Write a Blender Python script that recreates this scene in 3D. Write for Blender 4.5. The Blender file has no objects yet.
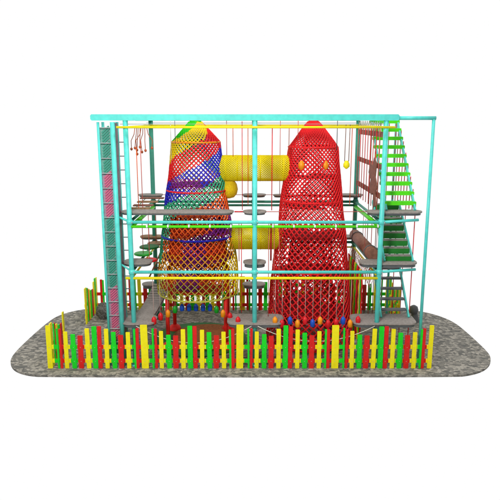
import bpy, math, random
from mathutils import Vector, Matrix
random.seed(7)
PI = math.pi
SC = bpy.context.scene
COL = SC.collection

# ------------------------------------------------------------------ camera
EYE = 8.0
PITCH = 12.4
cam_d = bpy.data.cameras.new('camera'); cam = bpy.data.objects.new('camera', cam_d); COL.objects.link(cam)
cam_d.sensor_width = 36; cam_d.lens = 43.2; cam_d.clip_end = 500
cam.location = (0, 0, EYE); cam.rotation_euler = (math.radians(90 - PITCH), 0, 0)
SC.camera = cam
# ------------------------------------------------------------------ studio surround (white cyclorama) and lamps
w = bpy.data.worlds.new('World'); SC.world = w; w.use_nodes = True
nt = w.node_tree; nt.nodes.clear()
out = nt.nodes.new('ShaderNodeOutputWorld'); bg = nt.nodes.new('ShaderNodeBackground')
tc = nt.nodes.new('ShaderNodeTexCoord'); sx = nt.nodes.new('ShaderNodeSeparateXYZ')
mr = nt.nodes.new('ShaderNodeMapRange'); mr.interpolation_type = 'SMOOTHSTEP'
mr.inputs[1].default_value = -0.45; mr.inputs[2].default_value = 0.45
mr.inputs[3].default_value = 0.42; mr.inputs[4].default_value = 1.0
nt.links.new(tc.outputs['Generated'], sx.inputs[0]); nt.links.new(sx.outputs['Y'], mr.inputs[0])
bg.inputs[0].default_value = (1, 1, 1, 1)
nt.links.new(mr.outputs[0], bg.inputs[1]); nt.links.new(bg.outputs[0], out.inputs[0])
def lamp(name, loc, target, size, power, color=(1, 1, 1)):
    d = bpy.data.lights.new(name, 'AREA'); d.shape = 'DISK'; d.size = size; d.energy = power; d.color = color
    o = bpy.data.objects.new(name, d); COL.objects.link(o); o.location = loc
    o.rotation_euler = (Vector(target) - Vector(loc)).to_track_quat('-Z', 'Y').to_euler()
    return o
lamp('key_lamp', (-3.5, 5.0, 12.5), (0, 19, 3.5), 3.0, 1900, (1, .99, .97))
lamp('top_lamp', (2, 15, 22), (0, 20.5, 2), 4.0, 1100)
SC.view_settings.view_transform = 'Standard'; SC.view_settings.look = 'None'
SC.view_settings.exposure = 0; SC.view_settings.gamma = 1

# ------------------------------------------------------------------ materials
def lin(c):
    return tuple(((v / 255) / 12.92 if v / 255 <= .04045 else ((v / 255 + .055) / 1.055) ** 2.4) for v in c) + (1,)
def mat(name, rgb, rough=.5, var=.08, scale=6, bump=0, spec=.35):
    m = bpy.data.materials.new(name); m.use_nodes = True; n = m.node_tree; b = n.nodes['Principled BSDF']
    b.inputs['Roughness'].default_value = rough; b.inputs['Specular IOR Level'].default_value = spec
    t = n.nodes.new('ShaderNodeTexCoord'); no = n.nodes.new('ShaderNodeTexNoise')
    no.inputs['Scale'].default_value = scale; no.inputs['Detail'].default_value = 5
    n.links.new(t.outputs['Object'], no.inputs['Vector'])
    r = n.nodes.new('ShaderNodeValToRGB'); c = lin(rgb)
    r.color_ramp.elements[0].position = .3; r.color_ramp.elements[1].position = .7
    r.color_ramp.elements[0].color = tuple(v * (1 - var * 1.5) for v in c[:3]) + (1,)
    r.color_ramp.elements[1].color = tuple(min(1, v * (1 + var)) for v in c[:3]) + (1,)
    n.links.new(no.outputs['Fac'], r.inputs[0]); n.links.new(r.outputs[0], b.inputs['Base Color'])
    if bump:
        bp = n.nodes.new('ShaderNodeBump'); bp.inputs['Strength'].default_value = bump; bp.inputs['Distance'].default_value = .02
        n.links.new(no.outputs['Fac'], bp.inputs['Height']); n.links.new(bp.outputs[0], b.inputs['Normal'])
    return m
M = {
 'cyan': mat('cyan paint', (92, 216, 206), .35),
 'teal': mat('teal and shaded cyan paint', (58, 150, 128), .45),  # mast stripes' own colour; on back posts and beams, cyan with shade painted in
 'yellow': mat('yellow paint', (252, 232, 20), .5, .06),
 'wyellow': mat('yellow board', (250, 236, 16), .55, .06, 9, .1),
 'wgreen': mat('green board', (20, 218, 36), .55, .08, 9, .1),
 'wred': mat('red board', (222, 30, 22), .55, .08, 9, .1),
 'lime': mat('lime green paint', (88, 226, 18), .45),
 'green': mat('green plastic', (20, 160, 40), .45),
 'dgreen': mat('dark green panel', (30, 105, 45), .6),
 'grey': mat('grey rubber decking', (150, 142, 136), .8, .15, 14, .2),
 'lgrey': mat('galvanised steel', (170, 175, 175), .4),
 'dgrey': mat('dark grey steel', (95, 98, 100), .5),
 'brown': mat('brown timber', (138, 92, 74), .7, .2, 10, .2),
 'tan': mat('tan timber', (156, 120, 84), .7, .2, 10, .2),
 'red': mat('red plastic', (214, 22, 34), .4),
 'rrope': mat('red rope', (232, 26, 32), .75, .14, 30, .3),
 'rfloor': mat('dark red webbing', (170, 10, 16), .8, .2, 20, .3),
 'orope': mat('orange rope', (232, 92, 18), .75, .14, 30, .3),
 'yrope': mat('yellow rope', (236, 204, 10), .75, .14, 30, .3),
 'grope': mat('bright green rope', (40, 200, 20), .75, .14, 30, .3),
 'trope': mat('sea green rope', (52, 164, 118), .75, .14, 30, .3),
 'brope': mat('blue rope', (34, 34, 190), .75, .14, 30, .3),
 'prope': mat('purple rope', (120, 20, 130), .75, .14, 30, .3),
 'gold': mat('gold rope', (226, 152, 22), .75, .14, 30, .3),
 'olrope': mat('olive rope', (190, 186, 70), .75, .14, 30, .3),
 'ofloor': mat('orange red webbing', (205, 52, 12), .8, .2, 20, .3),
 'pfloor': mat('purple webbing', (120, 18, 100), .8, .2, 20, .3),
 'tunnel': mat('yellow tunnel rope', (232, 212, 0), .7, .12, 30, .3),
 'pink': mat('faded red cord', (205, 100, 90), .8),
 'dpink': mat('pink climbing panel', (206, 96, 130), .6),
 'wrope': mat('pale cord', (214, 210, 196), .8),
 'orange': mat('orange plastic', (244, 150, 20), .4),
 'blue': mat('blue plastic', (20, 80, 190), .4),
 'white': mat('white plastic', (235, 235, 235), .4),
 'stairgreen': mat('green riser boards', (34, 128, 44), .55),
 'cordp': mat('pinkish grey cord', (200, 168, 158), .8), 'bag': mat('ochre rope bag', (232, 196, 10), .8, .2, 40, .8),
 'rust2': mat('orange brown cord', (186, 92, 56), .8),
 'lmauve': mat('pale mauve panel', (168, 146, 162), .6), 'lteal': mat('pale teal panel', (118, 166, 154), .6),
 'mauve': mat('mauve grey paint', (150, 120, 135), .5),
}

# ------------------------------------------------------------------ mesh building
class MB:
    def __init__(s): s.v = []; s.f = []; s.mi = []; s.mats = []; s.sm = []
    def slot(s, m):
        if m not in s.mats: s.mats.append(m)
        return s.mats.index(m)
    def add(s, vs, fs, m, smooth=False):
        o = len(s.v); s.v += [tuple(v) for v in vs]; k = s.slot(m)
        for f in fs: s.f.append(tuple(i + o for i in f)); s.mi.append(k); s.sm.append(smooth)
    def box(s, c, size, m, rot=None, bev=0):
        x, y, z = (a / 2 for a in size); c = Vector(c)
        R = rot if rot else Matrix.Identity(3)
        b = min(bev, x * .9, z * .9)
        if b <= 0:
            P = [(-x,-y,-z),(x,-y,-z),(x,y,-z),(-x,y,-z),(-x,-y,z),(x,-y,z),(x,y,z),(-x,y,z)]
            F = [(0,3,2,1),(4,5,6,7),(0,1,5,4),(1,2,6,5),(2,3,7,6),(3,0,4,7)]
        else:   # chamfered in XZ
            o8 = [(-x+b,-z),(x-b,-z),(x,-z+b),(x,z-b),(x-b,z),(-x+b,z),(-x,z-b),(-x,-z+b)]
            P = [(a, -y, d) for a, d in o8] + [(a, y, d) for a, d in o8]
            F = [tuple(range(8)), tuple(range(15, 7, -1))] + [(i, i + 8, (i + 1) % 8 + 8, (i + 1) % 8) for i in range(8)]
        s.add([R @ Vector(p) + c for p in P], F, m)
    def tube(s, pts, r, m, n=8, caps=True, smooth=True, mf=None):
        pts = [Vector(p) for p in pts]; rs = r if isinstance(r, (list, tuple)) else [r] * len(pts)
        vs = []; L = len(pts)
        for i, p in enumerate(pts):
            d = (pts[min(i + 1, L - 1)] - pts[max(i - 1, 0)])
            if d.length < 1e-9: d = Vector((0, 0, 1))
            d.normalize(); ref = Vector((0, 1, 0)) if abs(d.y) < .9 else Vector((1, 0, 0))
            a = d.cross(ref).normalized(); b = d.cross(a)
            for k in range(n):
                t = 2 * PI * (k + .5) / n; vs.append(p + (a * math.cos(t) + b * math.sin(t)) * rs[i])
        o = len(s.v); s.v += [tuple(v) for v in vs]
        for i in range(L - 1):
            mm = mf((pts[i] + pts[i + 1]) / 2) if mf else m; k_ = s.slot(mm)
            for k in range(n):
                s.f.append((o+i*n+k, o+i*n+(k+1)%n, o+(i+1)*n+(k+1)%n, o+(i+1)*n+k)); s.mi.append(k_); s.sm.append(smooth and n > 4)
        if caps:
            k_ = s.slot(mf(pts[0]) if mf else m)
            s.f.append(tuple(o + k for k in range(n - 1, -1, -1))); s.mi.append(k_); s.sm.append(False)
            s.f.append(tuple(o + (L - 1) * n + k for k in range(n))); s.mi.append(k_); s.sm.append(False)
    def lathe(s, c, prof, m, n=20, smooth=True):   # prof: (r, z)
        c = Vector(c); vs = []
        for r, z in prof:
            for k in range(n): vs.append(c + Vector((r * math.cos(2*PI*k/n), r * math.sin(2*PI*k/n), z)))
        fs = [(i*n+k, i*n+(k+1)%n, (i+1)*n+(k+1)%n, (i+1)*n+k) for i in range(len(prof)-1) for k in range(n)]
        s.add(vs, fs, m, smooth)
        s.add(vs[:n], [tuple(range(n-1, -1, -1))], m); s.add(vs[-n:], [tuple(range(n))], m)
    def prism(s, poly, z0, z1, m):
        n = len(poly)
        s.add([(x, y, z0) for x, y in poly] + [(x, y, z1) for x, y in poly],
              [tuple(range(n - 1, -1, -1)), tuple(range(n, 2 * n))] + [(i, (i+1) % n, (i+1) % n + n, i + n) for i in range(n)], m)
    def build(s, name, parent=None):
        me = bpy.data.meshes.new(name); me.from_pydata(s.v, [], s.f)
        for m in s.mats: me.materials.append(m)
        me.polygons.foreach_set('material_index', s.mi); me.polygons.foreach_set('use_smooth', s.sm)
        me.update(); o = bpy.data.objects.new(name, me); COL.objects.link(o)
        if parent:
            bpy.context.view_layer.update() if False else None
            o.parent = parent; o.matrix_parent_inverse = Matrix.Translation(parent.location).inverted()
        return o
def tag(o, label, cat, group=None):
    o['label'] = label; o['category'] = cat
    if group: o['group'] = group
    return o
def thing(name, label, cat, loc=(0, 0, 0), group=None):
    o = bpy.data.objects.new(name, None); COL.objects.link(o); o.location = loc; o.empty_display_size = .2
    return tag(o, label, cat, group)
def clone(root, offset, label):
    r = root.copy(); COL.objects.link(r); r.location = Vector(root.location) + Vector(offset); r['label'] = label
    for ch in list(root.children):
        c = ch.copy(); COL.objects.link(c); c.parent = r
        for g in ch.children:
            d = g.copy(); COL.objects.link(d); d.parent = c
    return r
T = math.tan(0)
YF, YB = 18.64, 23.4            # front and back pole rows
XL, XM, XR, XO = -3.79, .15, 4.14, 5.58
LV = (1.49, 3.44, 5.10)         # deck tops
BM = (3.18, 4.80)               # cyan beams

# ------------------------------------------------------------------ paved base
def paving():
    """small mottled setts with worn joints"""
    m = bpy.data.materials.new('cobble paving'); m.use_nodes = True; n = m.node_tree; b = n.nodes['Principled BSDF']
    L = n.links.new
    t = n.nodes.new('ShaderNodeTexCoord')
    dn = n.nodes.new('ShaderNodeTexNoise'); dn.inputs['Scale'].default_value = 5; L(t.outputs['Object'], dn.inputs['Vector'])
    ad = n.nodes.new('ShaderNodeVectorMath'); ad.operation = 'MULTIPLY_ADD'; ad.inputs[1].default_value = (.09, .09, 0)
    L(dn.outputs['Color'], ad.inputs[0]); L(t.outputs['Object'], ad.inputs[2])
    mp = n.nodes.new('ShaderNodeMapping'); mp.inputs['Scale'].default_value = (.8, 1.0, 1); L(ad.outputs[0], mp.inputs[0])
    v = n.nodes.new('ShaderNodeTexVoronoi'); v.inputs['Scale'].default_value = 10.5
    v2 = n.nodes.new('ShaderNodeTexVoronoi'); v2.inputs['Scale'].default_value = 10.5; v2.feature = 'DISTANCE_TO_EDGE'
    no = n.nodes.new('ShaderNodeTexNoise'); no.inputs['Scale'].default_value = 4.5; no.inputs['Detail'].default_value = 6
    fi = n.nodes.new('ShaderNodeTexNoise'); fi.inputs['Scale'].default_value = 22; fi.inputs['Detail'].default_value = 4
    for q in (v, v2, no, fi): L(mp.outputs[0], q.inputs['Vector'])
    sp = n.nodes.new('ShaderNodeSeparateColor'); L(v.outputs['Color'], sp.inputs[0])
    def math_(op, a, bb, c=None):
        q = n.nodes.new('ShaderNodeMath'); q.operation = op
        for k_, x in enumerate((a, bb, c)):
            if x is None: continue
            if isinstance(x, (int, float)): q.inputs[k_].default_value = x
            else: L(x, q.inputs[k_])
        return q.outputs[0]
    f = math_('MULTIPLY', sp.outputs[0], .62)
    f = math_('MULTIPLY_ADD', no.outputs['Fac'], .34, f)
    f = math_('MULTIPLY_ADD', fi.outputs['Fac'], .30, f)
    r = n.nodes.new('ShaderNodeValToRGB'); cr = r.color_ramp
    cr.elements[0].position = .32; cr.elements[0].color = lin((90, 90, 86))
    cr.elements[1].position = .88; cr.elements[1].color = lin((168, 162, 151))
    e = cr.elements.new(.52); e.color = lin((118, 115, 108)); e = cr.elements.new(.68); e.color = lin((140, 136, 127))
    L(f, r.inputs[0])
    j = n.nodes.new('ShaderNodeMapRange'); j.inputs[1].default_value = 0; j.inputs[2].default_value = .06
    j.inputs[3].default_value = .45; L(v2.outputs['Distance'], j.inputs[0])
    mix = n.nodes.new('ShaderNodeMix'); mix.data_type = 'RGBA'; mix.inputs[6].default_value = lin((96, 90, 82))
    L(j.outputs[0], mix.inputs[0]); L(r.outputs[0], mix.inputs[7])
    L(mix.outputs[2], b.inputs['Base Color']); b.inputs['Roughness'].default_value = .85
    bp = n.nodes.new('ShaderNodeBump'); bp.inputs['Strength'].default_value = .5; bp.inputs['Distance'].default_value = .02
    L(j.outputs[0], bp.inputs['Height']); L(bp.outputs[0], b.inputs['Normal'])
    return m
M['paving'] = paving()
M['rust'] = mat('rust brown mat', (150, 88, 40), .9, .2, 12, .2)
OUT_PX = [(45,375.6),(455,375.6),(472,373.5),(484,369.5),(490,364),(491,358),(488,352),(470,335),(455,322.5),(440,316),(425,312),(405,309),(380,307.5),
          (120,307),(95,308),(75,310.5),(58,315.5),(48,322),(35,333),(18,349),(11.5,357),(10,363),(14,369.5),(26,374)]
def ground_pt(px, py):
    ph = math.atan((py - 250) / 600) + math.radians(PITCH); Y = EYE / math.tan(ph)
    zc = Y * math.cos(math.radians(PITCH)) + EYE * math.sin(math.radians(PITCH))
    return ((px - 250) / 600 * zc, Y)
poly = [ground_pt(*p) for p in OUT_PX]
for _ in range(2):      # round the outline
    q_ = []
    for (ax, ay), (bx_, by_) in zip(poly, poly[1:] + poly[:1]):
        q_ += [(ax * .75 + bx_ * .25, ay * .75 + by_ * .25), (ax * .25 + bx_ * .75, ay * .25 + by_ * .75)]
    poly = q_
b = MB(); b.prism(poly, -.07, 0, M['paving'])
gnd = b.build('ground'); gnd['kind'] = 'structure'
gnd['label'] = 'mottled grey cobbled base with rounded corners'

# ------------------------------------------------------------------ fence
PK = [(0,7,'y',1.48),(8.6,1.8,'g',1.38),(11.6,2.4,'r',1.36),(17,4,'y',1.27),(24.5,4.6,'g',1.17),(31.5,5,'r',1.13),(39,4.4,'y',1.36),
      (46,4.8,'g',1.45),(51,4,'r',1.43),(58,4.2,'y',1.34),(65.3,4.6,'g',1.24),(72.3,5,'r',1.14),(79.8,4.2,'y',1.26),(86.3,2,'g',1.34),(89,3,'r',1.36)]
CM = {'y': M['wyellow'], 'g': M['wgreen'], 'r': M['wred']}
PW = 3.095
def fence(p0, ang, label, count=1.0, last=None, seed=0):
    """one panel from p0 in direction ang; local x along the fence"""
    rnd = random.Random(seed)
    t = thing('fence_panel', label, 'fence panel', (p0[0], p0[1], 0), 'picket fence panels round the base')
    t.rotation_euler = (0, 0, ang)
    L = PW * count; pk = [(o * PW / 96, w_ * PW / 96, c, h) for o, w_, c, h in PK if o * PW / 96 < L - .1]
    if last: pk.append((L, .14, last, 1.46))
    if p0 == (X0, YFEN): pk[0] = (0, .16, 'y', 1.46)
    for o, w_, c, h in pk:
        m = MB(); lean = Matrix.Rotation(rnd.uniform(-.012, .012), 3, 'Y')
        h2 = h + rnd.uniform(-.02, .02)
        m.box((o, -.03, h2 / 2 + .004), (w_, .035, h2), CM[c], lean, .012)
        if w_ > .1:
            for zs_ in (.73, .25): m.box((o, -.0495, zs_), (.02, .006, .02), M['lgrey'], None, .006)
        q = m.build('picket', None); q.parent = t
    for z in (.73, .25):
        m = MB()
        for i, (o, w_, c, h) in enumerate(pk):
            a = 0 if i == 0 else (pk[i-1][0] + o) / 2
            e = L if i == len(pk) - 1 else (o + pk[i+1][0]) / 2
            if e - a > .01: m.box(((a + e) / 2, .012, z), (e - a, .04, .13), CM[c])
        q = m.build('rail', None); q.parent = t
    return t
X0, YFEN, YBF = -6.52, 18.38, 24.42
nm = ['leftmost', 'second from the left', 'third from the left', 'rightmost']
for i in range(4):
    fence((X0 + i * PW, YFEN), 0, 'front picket fence panel before the play frame, %s of four' % nm[i], last='y' if i == 3 else None, seed=i)
for i in range(4):
    fence((X0 + (i + 1) * PW, YBF), PI, 'back picket fence panel behind the play frame, %s of four' % nm[i], seed=10 + i)
fence((X0, YFEN + .15), PI / 2, 'short picket fence stub turning back from the front left corner', .42, 'y', seed=21)
fence((X0, YBF - .55 * PW), PI / 2, 'ochre looking picket fence panel seen nearly edge on at the back left corner', .55, 'y', seed=22)
fence((X0 + 4 * PW, YBF - .55 * PW), PI / 2, 'short picket fence panel seen edge on behind the stairs at the back right corner', .55, 'y', seed=23)

# ------------------------------------------------------------------ steel frame
fr = thing('play_frame', 'tall cyan steel frame of posts and beams carrying the whole rope course', 'steel frame', (XM, YF, 0))
def pole(x, y, r, z1=7.9, m='cyan', z0=0.0):
    k = MB(); k.tube([(x, y, z0), (x, y, z1)], r, M[m], 14)
    p_ = k.build('post', fr)
    k = MB(); k.lathe((x, y, z0 + .004), [(r * 2.0, 0), (r * 2.0, .03), (r * 1.15, .05), (r * 1.15, .12)], M[m], 14)
    for a in range(4): k.lathe((x + r * 1.6 * math.cos(a * PI / 2 + .78), y + r * 1.6 * math.sin(a * PI / 2 + .78), z0 + .034), [(.012, 0), (.012, .015)], M['dgrey'], 6)
    q_ = k.build('foot_plate', None); q_.parent = p_; q_.matrix_parent_inverse = Matrix.Identity(4)
    if r > .06:      # clamp collars where the level beams meet the post
        for zc_ in BM:
            k = MB(); k.lathe((x, y, zc_ - .075), [(r * 1.05, 0), (r * 1.3, .01), (r * 1.3, .14), (r * 1.05, .15)], M[m], 14)
            k.lathe((x + r * 1.1, y - r * 1.0, zc_ - .02), [(.02, 0), (.02, .04)], M['lgrey'], 6)
            c_ = k.build('collar', None); c_.parent = p_
    return p_
pole(XL, YF, .077, 7.94); pole(XM, YF, .077, 7.94); pole(XR, YF, .077, 7.94)
pole(XL, YB, .085, m='teal'); pole(XM, YB, .075, m='teal'); pole(XR, YB, .085, m='teal')  # back row is cyan too; its shade is put into the darker colour
pole(XO, YF, .05, 7.97); pole(XO, YB, .045)
def beam(p, q, r, m, name='beam', n=10):
    k = MB(); k.tube([p, q], r, M[m], n); return k.build(name, fr)
k = MB(); k.box(((-4.83 + 4.52) / 2, YF, 8.02), (9.35, .16, .185), M['cyan'], None, .04); k.build('beam', fr)
k = MB(); k.box(((-4.6 + 4.4) / 2, YB, 8.0), (8.6, .14, .2), M['teal'], None, .04); k.build('beam', fr)  # back top beam, shade painted into its cyan
for x in (XL, XM, XR):
    k = MB(); k.box((x, (YF + YB) / 2, 8.0), (.12, YB - YF - .18, .16), M['cyan']); k.build('beam', fr)
beam((4.5, YF, 8.0), (XO + .06, YF, 8.0), .06, 'cyan'); beam((4.4, YB, 8.0), (XO, YB, 8.0), .045, 'cyan')
beam((XO, YF, 8.0), (XO, YB, 8.0), .045, 'cyan')
for y, mm in ((YF, 'cyan'), (YB, 'teal')):  # back row takes teal: shade painted into the cyan and lime
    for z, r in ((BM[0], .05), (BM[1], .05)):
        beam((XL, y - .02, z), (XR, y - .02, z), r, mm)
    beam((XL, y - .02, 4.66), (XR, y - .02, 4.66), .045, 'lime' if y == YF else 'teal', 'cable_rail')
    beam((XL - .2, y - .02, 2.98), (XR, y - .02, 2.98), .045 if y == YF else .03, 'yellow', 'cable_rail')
    beam((XL - .25, y - .13, 7.73), (XR + .25, y - .13, 7.73), .035 if y == YF else .028, 'yellow', 'cable_rail')
    beam((XL - .2, y + .2, 7.82), (XR, y + .2, 7.82), .008, 'lgrey', 'cable_rail')
for x in (XL, XR):
    for z, mm in ((BM[0], 'teal'), (BM[1], 'teal')):
        beam((x, YF + .08, z), (x, YB - .08, z), .05, mm)
    beam((x, YF + .08, 4.62), (x, YB - .08, 4.60), .075, 'lime', 'cable_rail')
    beam((x, YF + .08, 7.73), (x, YB - .08, 7.73), .03, 'yellow', 'cable_rail')
    beam((x, YF + .08, 2.98), (x, YB - .08, 2.98), .035, 'yellow', 'cable_rail')
for z in BM:
    beam((XR, YF, z), (5.35, YF + .18, z + .04), .045, 'cyan')
# struts tying the lattice mast to the frame
beam((-4.16, YF + .1, 4.95), (XL, YF - .02, 4.82), .035, 'cyan', 'strut'); beam((-4.16, YF + .1, 3.42), (XL, YF, 3.2), .03, 'cyan', 'strut')
for i in range(12):   # white clamps on the lime rail
    x = XL + .55 + i * .66
    if abs(x - XM) < .2: continue
    k = MB(); k.box((x, YF - .05, 4.69), (.05, .08, .10), M['white'], None, .02); k.build('clamp', fr)

# ------------------------------------------------------------------ lattice mast with climbing panel and ladder
lm = thing('lattice_mast', 'cyan lattice mast with green and pink striped climbing panels at the left end', 'climbing mast', (-4.38, YF, 0))
MX0, MX1, MY0, MY1 = -4.62, -4.18, YF - .02, YF + .52
for x, y, r in ((MX0, MY0, .04), (MX1, MY0, .075), (MX0 + .02, MY1, .045), (MX1 + .02, MY1, .05)):
    k = MB(); k.tube([(x, y, 0), (x, y, 7.88)], r, M['cyan'], 12); k.build('rail', lm)
nr = 17
for i in range(nr):
    z = .35 + i * .46
    k = MB(); k.tube([(MX0, MY0, z), (MX1, MY0, z)], .016, M['lgrey'], 6); k.build('rung', lm)
def stripes():
    for j in range(16):
        k = MB(); z = .42 + j * .46
        pk = j in (2, 3, 4, 10, 11, 12) or (j == 1)
        for s_ in range(5):
            zz = z + s_ * .085
            R = Matrix.Rotation(-.75, 3, 'Y')
            k.box(((MX0 + MX1) / 2 - .02, MY0 + .07, zz), (.30, .02, .045), M['dpink'] if pk else M['teal'], R)
        k.box(((MX0 + MX1) / 2 - .02, MY0 + .10, z + .18), (.36, .015, .459), M['lmauve'] if pk else M['lteal'])
        k.build('climbing_panel', lm)
stripes()
k = MB(); k.box((MX1 + .04, (MY0 + MY1) / 2 + .03, 3.95), (.03, .34, 7.8), M['mauve']); k.build('side_panel', lm)
for i in range(16):
    z = .2 + i * .46
    for (a, c) in (((MX1 + .03, MY0, z), (MX1 + .03, MY1, z + .4)), ((MX0, MY0, z + .4), (MX0, MY1, z))):
        k = MB(); k.tube([a, c], .014, M['teal'], 5); k.build('brace', lm)
ld = thing('ladder', 'slim cyan ladder with dark rungs between lattice mast and front left post', 'ladder', (-4.05, YF + .45, 0))
for i in range(17):
    k = MB(); k.tube([(MX1 + .06, MY1, .3 + i * .435), (XL - .15, MY1, .3 + i * .435)], .016, M['dgrey'], 6); k.build('rung', ld)
k = MB(); k.tube([(XL - .13, MY1, 0), (XL - .13, MY1, 7.86)], .035, M['cyan'], 8); k.build('rail', ld)

# ------------------------------------------------------------------ decks
def rounded(x0, x1, y0, y1, r):
    P = []
    for cx, cy, a0 in ((x1 - r, y0 + r, -90), (x1 - r, y1 - r, 0), (x0 + r, y1 - r, 90), (x0 + r, y0 + r, 180)):
        for i in range(6):
            a = math.radians(a0 + i * 18); P.append((cx + r * math.cos(a), cy + r * math.sin(a)))
    return P
def deck(x0, x1, y0, y1, z, label, th=.1, m='grey'):
    t = thing('deck', label, 'platform', ((x0 + x1) / 2, (y0 + y1) / 2, z - th), 'decks of the rope course')
    rr = min(.28, (y1 - y0) / 2 - .01, (x1 - x0) / 2 - .01)
    k = MB(); k.prism(rounded(x0, x1, y0, y1, rr), z - .045, z, M[m]); k.build('deck_board', t)
    k = MB(); k.prism(rounded(x0 + .04, x1 - .04, y0 + .04, y1 - .04, rr * .9), z - th, z - .047, M['dgrey']); k.build('deck_frame', t)
    return t
F0, F1 = YF + .10, YF + .72
deck(-4.12, -.52, F0, F1, LV[2], 'long grey walkway on the top level at the front left')
deck(-.22, .52, F0 - .02, F1, LV[2], 'small grey rounded deck on the top level at the front middle post')
deck(3.72, 5.50, F0, F1 - .05, LV[2], 'grey deck under the bright green stairs on the top level', .12)
deck(-4.12, -3.2, F0, F1 + .1, LV[1], 'grey deck on the middle level at the front left post', .12)
deck(-.22, .52, F0 - .02, F1, LV[1], 'small grey rounded deck on the middle level at the front middle post', .16)
deck(3.55, 5.42, F0 - .05, F1, LV[1], 'grey deck on the middle level at the foot of the middle stairs', .14)
deck(-4.2, -3.1, 18.46, 19.4, LV[0], 'wide grey deck on the lowest level at the front left post', .14)
deck(-.75, 1.1, 18.46, 19.5, LV[0], 'wide grey deck on the lowest level at the front middle post', .14)
deck(3.35, 5.45, 18.46, 19.5, LV[0], 'wide grey deck on the lowest level at the foot of the lowest stairs', .14)
for x0, x1, s_ in ((-4.35, -3.4, 'back left post'), (-.3, .62, 'back middle post'), (3.45, 4.4, 'back right post')):
    deck(x0, x1, YB - .35, YB + .25, LV[2], 'grey rounded deck on the top level at the %s' % s_)
    deck(x0, x1, YB - .35, YB + .25, LV[1], ('tan' if 'left' in s_ else 'grey') + ' rounded deck on the middle level at the %s' % s_, .1, 'tan' if 'left' in s_ else 'grey')
    deck(x0, x1, YB - .35, YB + .25, LV[0], 'grey rounded deck on the lowest level at the %s' % s_, .16)
deck(.9, 1.75, YB - .35, YB + .05, LV[2], 'narrow grey deck on the top level just left of the red tower')

# ------------------------------------------------------------------ stairs
def stairs(y0, z0, y1, z1, n, mt, label, riser=None):
    t = thing('staircase', label, 'stairs', ((4.84), y0, z0), 'flights of stairs at the right end')
    xa, xb = 4.38, 5.30
    d = Vector((0, y1 - y0, z1 - z0)); u = d.normalized()
    for x in (xa, xb):
        k = MB(); R = Matrix.Rotation(math.atan2(d.z, d.y), 3, 'X')
        k.box((x, (y0 + y1) / 2, (z0 + z1) / 2), (.05, d.length, .13), M['cyan'], R); k.build('stringer', t)
    for i in range(n):
        f = (i + .75) / (n + .2)
        k = MB(); k.box(((xa + xb) / 2, y0 + d.y * f, z0 + d.z * f), (xb - xa + (.12 if mt == 'lime' else -.06), .22, .12 if mt == 'lime' else .05), M[mt], None, .02); k.build('tread', t)
    if riser:
        for i in range(n):
            f = (i + .25) / (n + .2)
            k = MB(); k.box(((xa + xb) / 2, y0 + d.y * f + .02, z0 + d.z * f + .01), (xb - xa - .08, .02, d.z / n * .84), M[riser]); k.build('riser', t)
    return t
stairs(YF + .45, LV[2], 22.2, 8.0, 10, 'lime', 'upper flight of bright lime green treads rising to the top beam')
stairs(YF + .35, LV[1], 21.3, LV[2], 8, 'grey', 'middle flight with grey treads and green risers', 'stairgreen')
stairs(YF + .45, LV[0], 21.4, LV[1] + .05, 7, 'dgrey', 'lowest flight with dark grey open treads')
# red cord screen behind the stairs
cs = thing('cord_screen', 'row of thin vertical red cords hanging beside and behind the stairs', 'cord screen', (5.2, 22.3, 0))
for i in range(9):
    y = 19.35 + i * .4
    k = MB(); k.tube([(5.38, y, .02 if i % 3 == 0 else 5.0), (5.38, y, min(7.9, LV[2] + (y - YF - .45) * .932))], .016, M['pink'] if i % 2 else M['rrope'], 5); k.build('cord', cs)
for i in range(5):
    x = 4.5 + i * .16
    k = MB(); k.tube([(x, 22.6, .02), (x, 22.6, 7.95)], .015, M['pink'] if i % 2 else M['brown'], 5); k.build('cord', cs)

# ------------------------------------------------------------------ rope net towers
def lerp_prof(prof, z):
    for (za, ra), (zb, rb) in zip(prof, prof[1:]):
        if za <= z <= zb: return ra + (rb - ra) * (z - za) / (zb - za)
    return prof[0][1] if z < prof[0][0] else prof[-1][1]
def net(cx, cy, prof, N, rope, mf, steps=90, tilt=1.0):
    z0, z1 = prof[0][0], prof[-1][0]; k = MB()
    zs = []; z = z0; psi = 0; P = []
    dz = (z1 - z0) / steps
    for i in range(steps + 1):
        z = z0 + dz * i; r = lerp_prof(prof, z); P.append((z, r, psi)); psi += dz / max(r, .3) * tilt
    for sgn in (1, -1):
        for i in range(N):
            a0 = 2 * PI * i / N
            off = .007 * sgn; pts = []
            for z, r, p in P:      # the net sags a little between its rings
                t_ = a0 + sgn * p
                rr_ = r + off + .014 * math.sin(3 * t_ + 2.1 * z) + .010 * math.sin(7 * t_ - 4 * z)
                pts.append((cx + rr_ * math.cos(t_), cy + rr_ * math.sin(t_), z + .012 * math.sin(5 * t_ + z)))
            k.tube(pts, [rope[0] + (rope[1] - rope[0]) * q_ / steps for q_ in range(steps + 1)] if isinstance(rope, tuple) else rope, None, 4, False, False, mf)
    return k
def ring(cx, cy, r, z, rad, m, n=48):
    k = MB(); k.tube([(cx + r * math.cos(2*PI*i/n), cy + r * math.sin(2*PI*i/n), z) for i in range(n + 1)], rad, M[m], 6, False); return k
def net_floor(cx, cy, r, z, m, a0, gap=1.0):
    """woven webbing floor with a crawl-through opening"""
    k = MB(); n = 26; P = [(cx + .12 * math.cos(a0), cy + .12 * math.sin(a0))]
    for i in range(n + 1):
        a = a0 + gap / 2 + (2 * PI - gap) * i / n; P.append((cx + r * math.cos(a), cy + r * math.sin(a)))
    k.prism(P, z - .03, z, M[m]); return k
CX1, CX2, CY = -1.87, 2.17, 21.0
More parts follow.
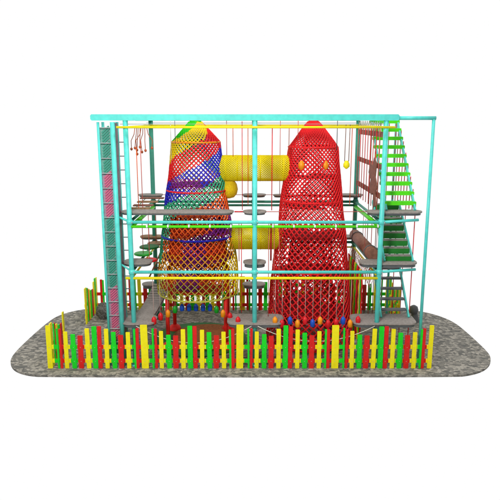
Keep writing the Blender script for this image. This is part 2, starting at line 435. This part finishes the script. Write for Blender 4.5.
prof1 = [(1.88, 1.44), (2.3, 1.455), (2.94, 1.40), (4.29, 1.21), (5.54, 1.03), (7.2, .82), (7.7, .36), (7.86, .22)]
def rainbow(p):
    a = math.atan2(p.x - CX1, -(p.y - CY))       # 0 at the front, + to the right
    s = p.z - .45 * a
    if 5.66 < p.z < 6.0 and -1.0 < a < .25: return M['prope']
    if p.z < 3.9:          # pale gold lower bell
        if p.z > 3.0 and a < -1.1: return M['trope']
        if p.z > 3.45 and a < .9: return M['orope']
        return M['yrope'] if a > .7 and p.z < 3.3 else (M['olrope'] if p.z < 2.5 or abs(a) > 1.3 else M['gold'])
    if p.z < 5.0 and a < -.75: return M['trope']
    for lim, nme in ((7.75, 'grope'), (7.1, 'yrope'), (6.4, 'rrope'), (5.6, 'brope'), (5.0, 'trope'), (4.05, 'orope'), (3.45, 'prope'), (2.75, 'orope'), (2.2, 'yrope'), (1.2, 'olrope')):
        if s > lim: return M[nme]
    return M['prope']
tw = thing('net_tower', 'rainbow coloured rope net tower raised on red legs at the left', 'climbing tower', (CX1, CY, 0), 'rope net climbing towers')
net(CX1, CY, prof1, 36, (.0165, .027), rainbow).build('net', tw)
profi = [(z, r * .55) for z, r in prof1]
def inner(p):
    a = math.atan2(p.y - CY, p.x - CX1); q = int((p.z * .9 + a * .8 + 20)) % 5
    return M[('orope', 'prope', 'brope', 'trope', 'rrope')[q]]
def bell(p):
    a = math.atan2(p.x - CX1, -(p.y - CY))
    if p.z < 2.8: a += .25
    return M['prope'] if (-.45 < a < .35 or abs(a) > 2.7) else M['ofloor'] if abs(a) < 1.6 else M['gold']
net(CX1, CY, [(2.06, 1.12), (2.75, 1.1)], 40, .031, bell, 12).build('webbing_wall', tw)
net(CX1, CY, [(2.95, 1.04), (3.8, .98)], 38, .031, bell, 14).build('webbing_wall', tw)
net(CX1, CY, [(4.08, .95), (4.6, .9)], 34, .03, lambda p: M['ofloor'] if p.x < CX1 + .35 else M['prope'], 10).build('webbing_wall', tw)
ring(CX1, CY, 1.44, 1.88, .035, 'olrope').build('ring', tw)
ring(CX1, CY, 1.26, 3.95, .035, 'brope').build('ring', tw)
ring(CX1, CY, 1.04, 5.55, .03, 'rrope').build('ring', tw)
ring(CX1, CY, .83, 7.2, .035, 'orange').build('ring', tw)
for z, r, m_, a in ((5.75, .95, 'prope', -2.0), (4.75, 1.1, 'ofloor', .5), (4.05, 1.17, 'ofloor', -1.2), (3.2, 1.3, 'pfloor', 2.2), (2.15, 1.38, 'ofloor', .2)):
    net_floor(CX1, CY, r, z, m_, a).build('webbing_floor', tw)
k = MB(); k.lathe((CX1, CY, 7.8), [(.24, 0), (.2, .06), (.2, .2)], M['grope'], 20); k.build('cap', tw)
for sx_ in (-1, 1):
    for sy in (-1, 1):
        x, y = CX1 + sx_ * 1.02, CY + sy * .95
        k = MB(); k.tube([(x, y, .0), (x, y, 1.9)], .07, M['wred'], 10)
        k.lathe((x, y, 0), [(.24, 0), (.24, .1), (.18, .2), (.08, .26)], M['wred'], 16); k.build('leg', tw)
prof2 = [(.12, 1.56), (1.0, 1.5), (2.83, 1.34), (4.47, 1.14), (5.54, 1.03), (7.03, .835), (7.75, .30), (7.87, .18)]
tr = thing('net_tower', 'solid red rope net tower reaching the ground at the right', 'climbing tower', (CX2, CY, 0), 'rope net climbing towers')
net(CX2, CY, prof2, 36, (.024, .029), lambda p: M['rrope']).build('net', tr)
net(CX2, CY, [(.15, .95), (3.9, .7)], 18, .026, lambda p: M['rfloor'], 36).build('inner_net', tr)
for z, r in ((.12, 1.56), (2.83, 1.34), (5.2, 1.07), (7.03, .84)):
    ring(CX2, CY, r, z, .03, 'rrope').build('ring', tr)
for z, r, a in ((6.03, .93, 2.0), (5.02, 1.03, -.8), (4.0, 1.15, 1.2), (2.6, 1.3, -2.0), (1.3, 1.42, .6)):
    net_floor(CX2, CY, r, z, 'rfloor', a, .8).build('webbing_floor', tr)
k = MB(); k.lathe((CX2, CY, 7.8), [(.2, 0), (.17, .05), (.17, .2)], M['rrope'], 20); k.build('cap', tr)
for x, yy, z in ((1.72, CY - .82, 6.45), (2.52, CY - .8, 6.45)):
    k = MB(); k.lathe((x, yy, z - .16), [(.02, 0), (.10, .08), (.11, .2), (.05, .32)], M['orange'], 10); k.build('hand_hold', tr)

# mat under rainbow tower
k = MB(); k.lathe((CX1, CY, .004), [(1.75, 0), (1.75, .04)], M['dgreen'], 40, False)
mt_ = k.build('round_mat'); tag(mt_, 'dark green round safety mat under the rainbow tower', 'mat')
k = MB(); k.lathe((CX1 + .3, CY + .1, .05), [(1.3, 0), (1.3, .05)], M['rust'], 40, False)
mt_ = k.build('round_mat'); tag(mt_, 'brown round mat lying on the green mat under the rainbow tower', 'mat')

# ------------------------------------------------------------------ tunnels
def tunnel(x0, x1, y, z, r, label):
    t = thing('rope_tunnel', label, 'rope tunnel', ((x0 + x1) / 2, y, z), 'yellow rope tunnels between the towers')
    k = MB(); N = 34; steps = 44; Lx = x1 - x0
    for sgn in (1, -1):
        for i in range(N):
            pts = []
            for j in range(steps + 1):
                a = 2 * PI * i / N + sgn * Lx * j / steps / r * .9; rr = r + .005 * sgn
                pts.append((x0 + Lx * j / steps, y + rr * math.cos(a), z + rr * math.sin(a)))
            k.tube(pts, .0195, M['tunnel'], 4, False, False)
    k.build('net', t)
    for j in range(6):
        x = x0 + Lx * (j + .5) / 6
        k = MB(); k.tube([(x, y + (r + .01) * math.cos(2*PI*i/28), z + (r + .01) * math.sin(2*PI*i/28)) for i in range(29)], .022, M['tunnel'], 6, False); k.build('hoop', t)
    return t
t1 = tunnel(-1.05, 1.35, CY, 6.30, .43, 'upper yellow rope tunnel joining the two towers')
tunnel(-.72, 1.15, CY, 3.84, .40, 'lower yellow rope tunnel joining the two towers')
k = MB(); k.lathe((-.76, CY + .05, 5.24), [(.06, 0), (.2, .04), (.3, .16), (.335, .32), (.3, .5), (.22, .62)], M['bag'], 20)
q = k.build('rope_bag'); tag(q, 'rounded yellow rope bag bulging from the rainbow tower under the upper tunnel', 'rope bag')

# ------------------------------------------------------------------ hanging pods
def pod(x, y, z, m, ztop, label, grp):
    t = thing('hanging_pod', label, 'hanging pod', (x, y, z - .14), grp)
    k = MB(); k.tube([(x, y, z + .1), (x, y, ztop)], .009, M['cordp'], 5); k.build('cord', t)
    k = MB(); k.lathe((x, y, z - .14), [(.06, 0), (.078, .02), (.082, .15), (.07, .2), (.02, .26)], M[m], 14); k.build('pod', t)
pods1 = [(154,320,'red'),(160.5,316,'red'),(168,313,'orange'),(175,309,'green'),(182,307,'blue'),(189,307,'blue'),(196,307,'blue'),(203,307,'blue'),(210,307,'blue'),
         (216.5,309,'green'),(223,313,'orange'),(230,316,'red'),(238,320,'red')]
ordn = ['first', 'second', 'third', 'fourth', 'fifth', 'sixth', 'seventh', 'eighth', 'ninth', 'tenth', 'eleventh', 'twelfth', 'thirteenth']
for i, (px, py, c) in enumerate(pods1):
    tn = math.tan(math.atan((py - 250) / 600) + math.radians(PITCH)); y = 6.46 / tn
    zc = y * math.cos(math.radians(PITCH)) + 6.46 * math.sin(math.radians(PITCH))
    pod((px - 250) / 600 * zc, y, 1.54, c, 2.95, '%s hanging pod below the rainbow tower, %s pod from the left' % (c, ordn[i]), 'hanging pods below the rainbow tower')
pods2 = [(275,320,'orange'),(282,323,'red'),(290,320,'blue'),(297.5,323,'orange'),(305,320,'red'),(312.5,322.5,'blue'),(320,320,'orange'),(328,323,'red'),(336,322,'red'),(343,320,'blue'),(350,323,'orange'),(358,319.5,'red')]
for i, (px, py, c) in enumerate(pods2):
    d = (YF - .02) * math.tan(math.atan((py - 250) / 600) + math.radians(PITCH))
    zc = YF * math.cos(math.radians(PITCH)) + d * math.sin(math.radians(PITCH))
    pod((px - 250) / 600 * zc, YF - .02, 8 - d, c, 2.95, '%s hanging pod before the red tower, %s pod from the left' % (c, ordn[i]), 'hanging pods before the red tower')

# ------------------------------------------------------------------ slung and taut ropes
def rope(pts, r, m, label, cat='rope', grp=None, name='rope'):
    k = MB(); k.tube(pts, r, M[m], 6); o = k.build(name); tag(o, label, cat, grp); return o
def sag(a, c, s, n=14):
    a = Vector(a); c = Vector(c); return [a.lerp(c, i / n) - Vector((0, 0, s * 4 * (i / n) * (1 - i / n))) for i in range(n + 1)]
rope(sag((XL + .1, YF - .2, 1.42), (XM - .1, YF - .2, 1.42), .58), .013, 'wrope', 'pale rope sagging low between front left post and front middle post', grp='slung ropes')
rope(sag((XM + .1, YF - .2, 1.42), (XR - .1, YF - .2, 1.42), .52), .013, 'wrope', 'pale rope sagging low between front middle post and front right post', grp='slung ropes')
g = 'taut red cords between decks'
rope([(-.5, YF + .4, 5.07), (-.2, YF + .4, 5.07)], .022, 'red', 'short thick red cord between the long walkway and the front middle deck', grp=g)
rope([(.5, YF + .4, 5.07), (3.75, YF + .4, 5.07)], .012, 'pink', 'long red cord on the top level before the red tower', grp=g)
rope([(-3.4, YB, 5.07), (-.3, YB, 5.07)], .012, 'pink', 'back red cord on the top level behind the rainbow tower', grp=g)
rope([(.6, YB, 5.07), (3.5, YB, 5.07)], .012, 'pink', 'back red cord on the top level behind the red tower', grp=g)
g = 'vertical suspension cords'
def vrope(px, y, z0, z1, m, label, r=.013):
    zc = y * math.cos(math.radians(PITCH)) + (8 - (z0 + z1) / 2) * math.sin(math.radians(PITCH))
    x = (px - 250) / 600 * zc; rope([(x, y, z0), (x, y, z1)], r, m, label, grp=g)
vrope(175, 19.6, 7.2, 7.95, 'dgrey', 'short dark cord at the upper left shoulder of the rainbow tower', .01)
vrope(171, 20.6, 6.3, 7.95, 'wrope', 'pale cord just left of the rainbow tower top', .01)
vrope(226.8, YB, 5.1, 7.9, 'pink', 'thin cord right of the rainbow tower behind the upper tunnel')
vrope(242.2, 19.2, 5.1, 7.9, 'red', 'red cord crossing in front of the upper tunnel left of the middle post')
vrope(272, 19.8, 5.0, 7.75, 'rrope', 'red cord crossing before the upper tunnel right of the middle post', .016)
vrope(248, 20.0, 5.15, 7.75, 'orope', 'orange cord just left of the middle post')
vrope(233, 20.2, 6.75, 7.75, 'orope', 'short orange cord above the left end of the upper tunnel')
vrope(289, 20.3, 6.75, 7.75, 'rust2', 'short rust cord above the right end of the upper tunnel')
vrope(351, 20.0, 5.15, 7.75, 'orope', 'orange cord between the red tower and the brown plank screen')
vrope(280, YB - .2, 5.1, 7.9, 'pink', 'thin faded cord left of the red tower top')
vrope(298, 20.6, 6.9, 7.95, 'pink', 'faded cord at the left shoulder of the red tower')
vrope(337, 20.6, 6.6, 7.95, 'dgrey', 'dark cord right of the red tower top')
vrope(239, 19.2, 3.4, 4.7, 'pink', 'faded cord left of middle post before the lower tunnel')
vrope(241.5, 19.3, 1.6, 4.7, 'rrope', 'red cord left of middle post running past the lower tunnel')
vrope(268.5, 19.2, 1.5, 4.7, 'pink', 'faded cord running past the lower tunnel right of the middle post')
vrope(274, 19.2, 1.7, 4.7, 'pink', 'faded cord next to the red tower running past the lower tunnel')
vrope(271, 19.1, 3.45, 4.7, 'rfloor', 'dark red thick cord hanging before the lower tunnel', .03)
vrope(279, 19.4, 1.7, 4.7, 'pink', 'faded cord over the left flank of the red tower')
# yellow trapeze handle
t = thing('trapeze_handle', 'yellow handle hanging on two cords right of the red tower top', 'handle', (3.06, 19.2, 6.5))
for x in (3.0, 3.13):
    k = MB(); k.tube([(x, 19.2, 6.66), (x + .01, 19.2, 7.8)], .012, M['brown'], 5); k.build('cord', t)
k = MB(); k.lathe((3.065, 19.2, 6.42), [(.02, 0), (.1, .07), (.1, .16), (.05, .26)], M['yellow'], 10); k.build('grip', t)
# bunch of knotted cords in the top left bay
bx = [(131.5,149,'left end'),(135,148,''),(137,150,''),(140,147,''),(137.2,154,''),(142,152,''),(145.5,150.5,''),(152,148,'')]
lab = ['leftmost', 'second from left', 'third from left', 'fourth from left', 'longest and lowest ending', 'sixth from left', 'seventh from left', 'rightmost']
for i, (px, py, _) in enumerate(bx):
    y = 19.3 + (i % 3) * .25
    d = y * math.tan(math.atan((py - 250) / 600) + math.radians(PITCH)); zc = y * .9767 + d * .2147
    x = (px - 250) / 600 * zc; x1 = (136 + i * 1.6 - 250) / 600 * zc
    t = thing('knotted_cord', 'short brown knotted cord, %s in the bunch at top left' % lab[i], 'cord', (x, y, 8 - d), 'knotted cords in the top left bay')
    k = MB(); k.tube([(x1, y, 7.75), (x1 + (x - x1) * .3, y, 7.5), (x + .03 * math.sin(i), y, 7.3), (x, y, 8 - d)], .012, M['rust2'], 5); k.build('cord', t)
    k = MB(); k.lathe((x, y, 8 - d - .05), [(.01, 0), (.04, .03), (.04, .07), (.01, .1)], M['rust2'], 8); k.build('knot', t)
vrope(137.5, 19.3, 5.15, 7.1, 'orope', 'left of two long orange cords hanging in the top left bay')
vrope(141.5, 19.3, 5.15, 7.3, 'pink', 'right of two long cords hanging in the top left bay')

# ------------------------------------------------------------------ left side crossings
for i, (y, m_, w_, nme) in enumerate(((22.4, 'brown', .9, 'brown'), (21.4, 'tan', .75, 'tan'), (20.5, 'brown', .7, 'second brown'), (19.8, 'tan', .7, 'front tan'))):
    t = thing('swing_plank', '%s plank slung across the left side of the top level' % nme, 'plank', (XL + .1, y, LV[2]), 'slung planks on the left side')
    k = MB(); k.box((XL + .12, y, LV[2] - .03), (w_, .22, .05), M[m_], None, .02); k.build('plank', t)
    for s_ in (-1, 1):
        k = MB(); k.tube([(XL + .12 + s_ * w_ * .3, y - .45, LV[2] - .07), (XL + .12 + s_ * w_ * .3, y + .5, LV[2] - .07)], .014, M['dgreen'], 5); k.build('cable', t)
def disc_step(x, y, z, r, m, label, nm_='disc_step'):
    t = thing(nm_, label, 'stepping disc', (x, y, z), 'stepping discs on the left side')
    k = MB(); k.lathe((x, y, z - .07), [(r * .85, 0), (r, .02), (r, .06), (r * .9, .08)], M[m], 20); k.build('disc', t)
    k = MB(); k.tube([(x, y, z + .01), (x, y, 4.6)], .012, M['pink'], 5); k.build('cord', t)
disc_step(XL + .2, 22.5, LV[1] - .1, .34, 'tan', 'tan stepping disc, rearmost on the middle level of the left side')
disc_step(XL + .12, 21.4, LV[1], .36, 'dgreen', 'dark green stepping disc on the middle level of the left side')
disc_step(XL + .05, 20.5, LV[1] - .05, .32, 'green', 'bright green stepping disc on the middle level of the left side')
disc_step(XL + .35, 20.0, LV[1] - .16, .26, 'red', 'red stepping disc nearest the front on the middle level of the left side')
t = thing('rope_ladder', 'brown slanting rope ladder at the left side below the middle level', 'ladder', (XL + .6, 21, 2.4))
for s_ in (0, 1):
    k = MB(); k.tube([(XL + .55 + s_ * .3, 22.8, 3.4), (XL + .3 + s_ * .3, 20.0, 2.6)], .03, M['tan'], 6); k.build('side_rope', t)
for i in range(9):
    f = i / 8; k = MB(); y = 22.8 - 2.8 * f
    k.tube([(XL + .55 - .25 * f, y, 3.4 - .8 * f), (XL + .85 - .25 * f, y, 3.4 - .8 * f)], .03, M['brown'], 6); k.build('rung', t)
# grey plank bridge on the lowest level
t = thing('plank_bridge', 'grey plank bridge on the lowest level between back left and front left decks', 'bridge', (XL + .1, 21.2, LV[0]))
for i in range(13):
    y = 19.55 + i * .275; k = MB(); k.box((XL + .22, y, LV[0] - .05 - .08 * math.sin(PI * i / 12)), (.62, .255, .05), M['grey']); k.build('plank', t)
for s_ in (-.3, .32):
    k = MB(); k.tube([(XL + .22 + s_, 19.4 + i * .37, LV[0] - .1 - .08 * math.sin(PI * i / 10)) for i in range(11)], .025, M['dgrey'], 6); k.build('cable', t)
# right side crossings
t = thing('log_roller', 'thick brown log bridge on the middle level of the right side', 'log bridge', (XR - .1, 21, LV[1]))
k = MB(); k.tube([(XR - .05, 19.4, LV[1] + .12), (XR - .05, 23.0, LV[1] + .12)], .21, M['brown'], 16); k.build('log', t)
for y in (19.9, 22.4):
    k = MB(); k.tube([(XR - .05 + .225 * math.cos(a * PI / 8), y, LV[1] + .12 + .225 * math.sin(a * PI / 8)) for a in range(17)], .02, M['dgrey'], 6, False); k.build('band', t)
    for s_ in (-.2, .2):
        k = MB(); k.tube([(XR - .05 + s_, y, LV[1] + .15), (XR - .05 + s_, y, 4.7)], .01, M['pink'], 5); k.build('cord', t)
sw = thing('plank_screen', 'three brown planks and red cords hanging at the right side of the top level', 'plank screen', (XR - .02, 21, LV[2]))
for z, h in ((5.58, .17), (6.5, .16), (7.5, .17)):
    k = MB(); k.box((XR - .02, 21.0, z), (.05, 4.3, h), M['brown']); k.build('plank', sw)
for i in range(9):
    y = 19.2 + i * .47; k = MB(); k.tube([(XR - .06, y, LV[2]), (XR - .06, y, 7.7)], .014, M['rrope'] if i % 2 else M['pink'], 5); k.build('cord', sw)
k = MB()
for i in range(12):
    y = 19.1 + i * .34
    for s_ in (-1, 1): k.tube([(XR - .03, y + .17 * (1 - s_), 7.55), (XR - .03, y + .17 * (1 + s_), 7.9)], .012, M['wrope'], 5)
k.build('net', sw)
pn = MB(); PB = [(19.15, 5.25), (19.5, 5.15), (19.62, 5.6), (20.0, 5.5), (20.25, 5.75), (20.1, 6.0), (20.5, 6.2), (20.3, 6.55), (19.9, 6.45), (19.7, 6.75), (19.3, 6.6), (19.42, 6.15), (19.1, 5.9), (19.3, 5.6)]
n_ = len(PB)
pn.add([(XR - .075, y, z) for y, z in PB] + [(XR - .11, y, z) for y, z in PB],
       [tuple(range(n_)), tuple(range(2 * n_ - 1, n_ - 1, -1))] + [(i, i + n_, (i + 1) % n_ + n_, (i + 1) % n_) for i in range(n_)], M['brown'])
q = pn.build('climbing_board', sw)
rp = thing('rope_net', 'pale pink sloping rope net below the log bridge on the right side', 'net', (XR - .1, 21, 2.9))
k = MB()
for i in range(16):
    y = 19.2 + i * .26
    for s_ in (-1, 1): k.tube([(XR - .15, y, 3.1), (XR - .15, y + s_ * .3, 2.8), (XR - .15, y, 2.5)], .011, M['pink'] if i % 2 else M['wrope'], 4, False)
k.build('netting', rp)
cn = thing('climbing_net', 'red, green and yellow climbing net hanging under the right side of the frame', 'net', (XR - .2, 22, 0))
k = MB(); cc = [M['rrope'], M['grope'], M['yrope'], M['rfloor']]
for i in range(12):
    y = 20.2 + i * .25
    for s_ in (-1, 1):
        k.tube([(XR - .25, y + s_ * .12 * (j % 2), .15 + j * .24) for j in range(12)], .03, cc[(i + (s_ > 0)) % 4], 5, False)
k.build('netting', cn)
# bollards on the paving
t = thing('bollard', 'round headed grey bollard standing right of the stairs', 'bollard', (6.55, 23.0, 0))
k = MB(); k.lathe((6.62, 23.0, 0), [(.2, 0), (.16, .2), (.12, .34)], M['dgrey'], 16); k.build('stem', t)
k = MB(); k.lathe((6.57, 23.0, .3), [(.05, 0), (.15, .06), (.19, .19), (.15, .32), (.05, .38)], M['dgrey'], 16); k.build('head', t)
rb = MB(); rr = random.Random(4)
vs = []
for i in range(7):
    for j in range(12):
        th = PI * (i + .5) / 7; p_ = 2 * PI * j / 12; r = .34 * (1 + rr.uniform(-.18, .18))
        vs.append((-5.95 + r * math.sin(th) * math.cos(p_), 23.4 + r * math.sin(th) * math.sin(p_), .3 + r * math.cos(th)))
fs = [(i*12+j, (i+1)*12+j, (i+1)*12+(j+1)%12, i*12+(j+1)%12) for i in range(6) for j in range(12)] + [tuple(range(12)), tuple(range(83, 71, -1))]
M['stone'] = mat('speckled stone', (105, 105, 100), .9, .6, 22, .5)
rb.add(vs, fs, M['stone']); q = rb.build('boulder'); tag(q, 'dark speckled boulder inside the back left fence corner', 'boulder')
